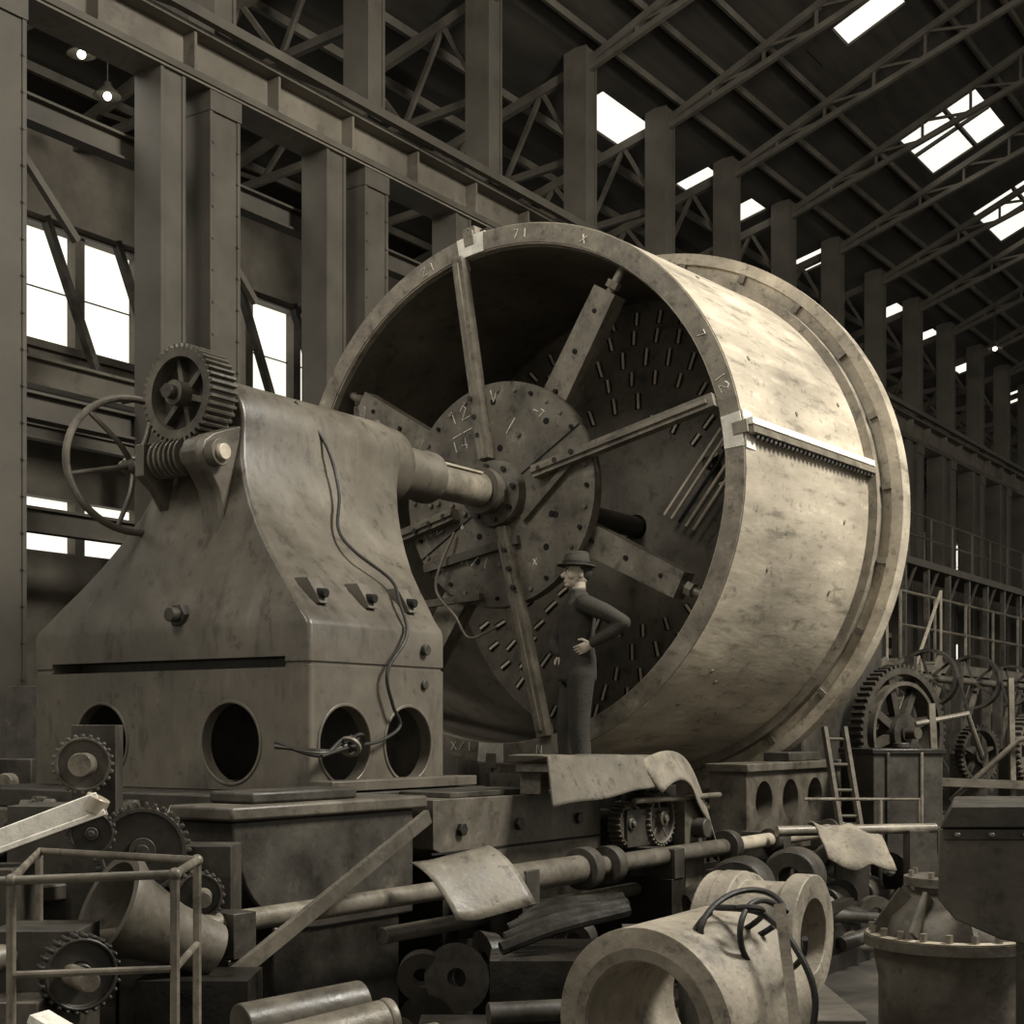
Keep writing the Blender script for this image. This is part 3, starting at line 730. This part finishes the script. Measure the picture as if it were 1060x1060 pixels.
for dx in (0,.17):b.beam((2.66+dx,12.35,1.72),(2.84+dx,11.9,0.0),.035,.05,mWood)
for k in range(8):
    t=k/8+.06;p=V((2.66+.18*t,12.35-.45*t,1.72-1.72*t));b.cyl(p,p+V((.17,0,0)),.014,mWood,seg=8)
b.done('ladder')
def cv3(u,v):
    x=2.22+.52*u;y=10.9-.35*v+.08*u
    z=.99-.26*v*v-.05*abs(math.sin(u*5))-.05*u+.03*abs(math.sin(u*3+v*5))
    return V((x+.08*v,y,z))
sheet('canvas_cloth',[(cv3,20,10)],mCloth2,I4)
b=B();b.cyl((2.0,10.95,.93),(3.3,11.3,.93),.04,mSteel);b.box(2.5,2.7,10.95,11.25,0,.90,mIron);b.box(3.05,3.2,11.1,11.3,0,.92,mIron)
b.pipe([(2.3,11.4,1.15),(3.2,11.4,1.15),(3.2,11.4,.0)],.015,mSteel);b.pipe([(2.9,11.4,1.15),(2.9,11.4,0)],.015,mSteel)
b.done('pipe_rail')

# ---------------- FOREGROUND ----------------
b=B()
bc=(.49,5.42,.575);bn=(.62,.78,.04)
b.revolve([(0,.255),(0,.385),(.62,.385),(.62,.255)],bc,bn,mCast,seg=80)
b.revolve([(-.004,.26),(-.004,.31),(.0,.31),(.0,.26)],bc,bn,mSteel,seg=60)
b.done('bearing_shell',bevel=.014)
b=B()
b.revolve([(0,.165),(0,.275),(.09,.275),(.11,.235),(.31,.235),(.33,.275),(.42,.275),(.42,.165)],(.98,6.65,.78),(.83,-.5,.0),mCast,seg=72)
b.done('flanged_pipe',bevel=.006)
b=B()
b.revolve([(0,.19),(0,.27),(.2,.27),(.2,.19)],(1.02,7.3,.72),(.80,-.6,.0),mCast,seg=64)
b.done('bearing_ring',bevel=.01)
b=B()
b.box(.2,1.7,5.3,7.6,0,.18,mWood);b.box(.4,1.2,5.95,6.1,.18,.25,mWood);b.box(.85,1.5,6.1,7.4,.18,.48,mWood)
b.done('timber_staging',bevel=.01)
b=B()
def loop(c,a,bb,tilt,ph,n=20):
    P=[]
    for k in range(n+1):
        t=2*math.pi*k/n*.9+ph;P.append(V(c)+V((a*math.cos(t),.1*math.sin(t*1.5),bb*math.sin(t)))+V((0,0,tilt*math.cos(t))))
    return P
b.pipe(loop((.88,5.55,.97),.17,.10,.03,0),.012,mRope,smooth=3,seg=8);b.pipe(loop((.98,5.5,.90),.13,.14,-.04,1),.012,mRope,smooth=3,seg=8)
b.pipe(loop((.82,5.55,.95),.14,.07,.04,2),.012,mRope,smooth=3,seg=8)
b.pipe([(.8,5.7,1.0),(.95,5.5,1.0),(1.06,5.4,.88),(1.12,5.35,.7),(1.08,5.35,.45),(1.05,5.35,.19)],.013,mRope,smooth=6,seg=8)
b.done('lifting_cable')
b=B()
b.beam((.95,5.15,1.08),(1.06,4.95,.0),.035,.03,mCast,up=(0,1,0))
b.done('wooden_batten')
b=B()
for k in range(7):
    b.pipe([(-.05+.02*k,6.6+.1*k,.70+.03*(k%3)),(.2,6.7+.08*k,.78+.03*(k%3)),(.55,6.9+.06*k,.84+.02*(k%2))],.032,mOil,smooth=4)
b.box(-.1,.6,6.5,7.2,0,.66,mOil)
b.cyl((-.1,6.1,.50),(.3,6.2,.50),.05,mIron);b.box(-.4,.32,5.95,6.4,0,.44,mOil)
b.done('scrap_rods')
b=B()
b.cyl((-1.05,5.6,.55),(-.62,5.95,.58),.09,mIron2);b.cyl((-.90,5.3,.52),(-.50,5.6,.57),.085,mSteel);b.cyl((-.50,5.35,.52),(-.28,5.5,.54),.05,mSteel)
b.revolve([(0,.05),(0,.085),(.02,.09),(.04,.085),(.04,.05)],(-.50,5.6,.57),(.83,.55,.03),mSteel,seg=30)
b.box(-1.15,-.25,5.2,6.1,0,.44,mWood)
b.done('round_billets',bevel=.006)
b=B();b.beam((-4.05,-2.34,1.26),(-5.75,-2.34,.50),.03,.07,mIron2);b.beam((-5.72,-2.34,.52),(-5.75,-2.36,.0),.03,.07,mIron)
b.done('strut_bar',F)
def cv4(u,v):
    p0=V((-.51,7.22,1.02));p1=V((-.12,7.45,1.10))
    e=p0.lerp(p1,u);d=V((.24*v,-.15*v,-.20*v*v-.08*v))
    return e+d+V((0,0,.05*max(0,(.25-u))*(1+v)))
sheet('bent_sheet_metal',[(cv4,14,10)],mArm,I4,.006)
b=B()
b.beam((-1.86,6.5,.0),(-1.86,6.5,1.72),.2,.12,mIron,up=(0,1,0))
b.gear((-1.85,6.25,1.55),(.25,-1,0),.13,.08,24,mIron2);b.cyl((-1.86,6.5,1.55),(-1.82,6.1,1.55),.05,mSteel)
b.gear((-1.62,6.35,1.17),(.25,-1,0),.21,.09,34,mIron);b.gear((-1.36,6.3,.98),(.25,-1,0),.11,.1,20,mIron)
b.gear((-1.74,6.0,1.27),(.25,-1,0),.10,.08,18,mIron)
b.box(-1.75,-1.25,6.45,6.7,0,1.18,mIron);b.box(-2.3,-1.8,6.6,7.0,0,1.35,mIron)
b.cyl((-1.4,6.6,.98),(-1.3,6.1,.98),.035,mSteel)
b.done('gear_train',bevel=.003)
b=B()
b.gear((-1.60,5.35,.80),(.6,-1,0),.15,.09,26,mIron);b.box(-1.95,-1.62,5.4,5.7,0,.95,mIron);b.box(-1.98,-1.7,5.2,5.45,0,.72,mIron2)
b.cyl((-1.75,5.5,.80),(-1.5,5.15,.80),.04,mSteel)
b.done('change_gear_stand',bevel=.006)
b=B()
b.beam((-2.2,5.9,1.17),(-1.70,6.05,1.36),.16,.025,mWhite);b.beam((-2.2,5.83,1.20),(-1.70,5.98,1.40),.02,.09,mWhite);b.beam((-2.2,5.97,1.20),(-1.72,6.12,1.38),.02,.09,mBright)
b.cyl((-1.74,6.0,1.36),(-1.71,6.0,1.42),.05,mBright)
b.box(-2.2,-2.0,5.8,6.1,0,1.14,mIron)
b.done('machined_channel',bevel=.004)
b=B()
b.beam((-1.62,4.95,.72),(-1.35,4.85,.60),.1,.03,mWhite);b.box(-1.7,-1.3,4.75,5.1,0,.6,mWood);b.done('white_bracket')
b=B()
b.revolve([(0,.19),(.0,.225),(.04,.225),(.12,.17),(.30,.125),(.5,.115),(.5,.09),(.28,.10),(.1,.15)],(-1.60,5.72,1.0),(.70,.55,-.42),mIron2,seg=48)
b.box(-1.5,-1.05,5.75,6.1,0,.70,mOil)
b.done('flared_casting')
b=B()
A_=V((-1.59,4.6,1.22));B_=V((-1.86,5.7,1.22));C_=V((-1.13,5.2,1.23));D_=V((-1.07,4.6,1.24));E_=V((-2.2,4.55,1.20))
b.pipe([E_,A_,D_,C_],.015,mSteel);b.pipe([A_,B_,C_],.015,mSteel)
for p in (A_,C_,D_,B_):b.pipe([p,V((p.x,p.y,0))],.015,mSteel)
for p,q in ((A_,D_),(D_,C_)):b.pipe([p-V((0,0,.3)),q-V((0,0,.3))],.012,mSteel)
for p in (A_,C_,D_):b.ball(p,.022,mSteel)
b.done('pipe_handrail')
b=B()
c=(2.12,7.0,0)
b.revolve([(0,.05),(0,.34),(.5,.34),(.60,.36),(.66,.36),(.66,.41),(.71,.41),(.71,.32),(.80,.29),(.86,.22),(.92,.17),(.95,.17),(.95,.22),(.99,.22),(.99,.08),(1.05,.06),(1.05,.01)],c,(0,0,1),mIron2,seg=64)
for k in range(20):
    t=2*math.pi*k/20;b.cyl((c[0]+.37*math.cos(t),c[1]+.37*math.sin(t),.70),(c[0]+.37*math.cos(t),c[1]+.37*math.sin(t),.755),.018,mSteel,seg=6)
for k in range(8):
    t=2*math.pi*k/8;b.beam((c[0]+.2*math.cos(t),c[1]+.2*math.sin(t),.9),(c[0]+.33*math.cos(t),c[1]+.33*math.sin(t),.72),.02,.12,mIron2)
    b.cyl((c[0]+.19*math.cos(t),c[1]+.19*math.sin(t),.98),(c[0]+.19*math.cos(t),c[1]+.19*math.sin(t),1.02),.014,mSteel,seg=6)
b.revolve([(.70,.39),(.715,.40),(.72,.36)],c,(0,0,1),mBright,seg=64)
b.done('valve_bonnet')
b=B()
b.extrude([(1.50,5.1,1.35),(1.50,5.1,1.10),(1.56,5.1,1.03),(1.72,5.1,.96),(2.4,5.1,.84),(2.4,5.1,1.35)],(.24,.7,0),mIron2)
b.extrude([(1.50,5.08,1.355),(1.54,5.08,1.43),(2.4,5.08,1.435),(2.4,5.08,1.355)],(.24,.75,0),mIron)
b.box(1.98,2.38,5.2,5.7,0,.93,mOil);b.box(1.52,2.42,5.09,5.1,1.31,1.35,mIron)
for k in range(5):b.cyl((1.56+.12*k,5.06,1.33),(1.56+.12*k,5.1,1.33),.01,mSteel,seg=6)
b.done('steel_chest',bevel=.015)
b=B()
for k in range(90):
    X=random.uniform(-4.6,3.6);Y=random.uniform(-3.1,-2.45);L=random.uniform(.15,.55);z=random.uniform(.05,.5)
    a=random.uniform(-.8,.8);d=V((math.cos(a),math.sin(a),random.uniform(-.2,.3)))*L
    mm=random.choice([mIron,mIron2,mIron,mOil,mOil])
    if k%3==0:b.cyl((X,Y,z),V((X,Y,z))+d,random.uniform(.03,.09),mm,seg=16)
    elif k%3==1:b.beam((X,Y,z),V((X,Y,z))+d,random.uniform(.05,.2),random.uniform(.04,.15),mm)
    else:b.revolve([(0,.05),(0,random.uniform(.09,.18)),(.08,.12),(.08,.05)],(X,Y,z+.1),d,mm,seg=24)
b.box(-4.6,3.7,-3.0,-2.45,0,.12,mOil)
b.done('scrap_pile',F)
b=B()
for k in range(60):
    X=random.uniform(3.2,9);Y=random.uniform(-3.2,-1.9);L=random.uniform(.3,.9);z=random.uniform(.05,.9)
    a=random.uniform(-3,3);d=V((math.cos(a),math.sin(a),random.uniform(-.3,.3)))*L
    mm=random.choice([mIron,mIron2,mIron,mOil])
    if k%2:b.cyl((X,Y,z),V((X,Y,z))+d,random.uniform(.05,.14),mm,seg=16)
    else:b.beam((X,Y,z),V((X,Y,z))+d,random.uniform(.1,.3),random.uniform(.05,.3),mm)
b.done('castings_heap',F,bevel=.01)
b=B()
for k in range(3):
    X=-1.1+.9*k
    b.revolve([(0,.08),(0,.2),(.06,.22),(.22,.22),(.28,.15),(.28,.08)],(X*1.0+.1,-2.6,.62),(1,.1,0),mIron,seg=32)
for k in range(4):b.cyl((-.5+.7*k,-2.75,.42),(.1+.7*k,-2.7,.42),.12,mIron,seg=24)
b.box(-1.5,2.6,-2.95,-2.42,0,.32,mOil)
b.done('shaft_couplings',F,bevel=.01)

# ---------------- lamps ----------------
def area(name,loc,tgt,size,power,col=(1,.96,.88)):
    l=bpy.data.lights.new(name,'AREA');l.shape='SQUARE';l.size=size;l.energy=power;l.color=col
    o=bpy.data.objects.new(name,l);bpy.context.collection.objects.link(o);o.location=loc
    o.rotation_euler=(V(tgt)-V(loc)).to_track_quat('-Z','Y').to_euler()
area('skylight_key',(9.5,7,12.5),(1.5,12.5,2.5),3.5,3700)
area('skylight_fill',(-6,3,11.5),(-1,10,2.5),3.5,700)
area('added_left_bay_fill',(-8,14,11.0),(-4,14,3),3,350)  # added lamp with no skylight above it, lightens the far columns
w=bpy.data.worlds.new('world');bpy.context.scene.world=w;w.use_nodes=True
w.node_tree.nodes['Background'].inputs[0].default_value=(1,.94,.82,1);w.node_tree.nodes['Background'].inputs[1].default_value=.42
sc=bpy.context.scene
try:
    sc.view_settings.view_transform='Standard';sc.view_settings.look='None'
except Exception as e:print(e)
cd=bpy.data.cameras.new('cam');cam=bpy.data.objects.new('cam',cd);bpy.context.collection.objects.link(cam)
cam.location=(0,0,1.7);cam.rotation_euler=(R(90),0,0)
cd.sensor_width=36;cd.lens=1500/1060*36;cd.shift_y=(755-530)/1060;cd.clip_end=300
sc.camera=cam
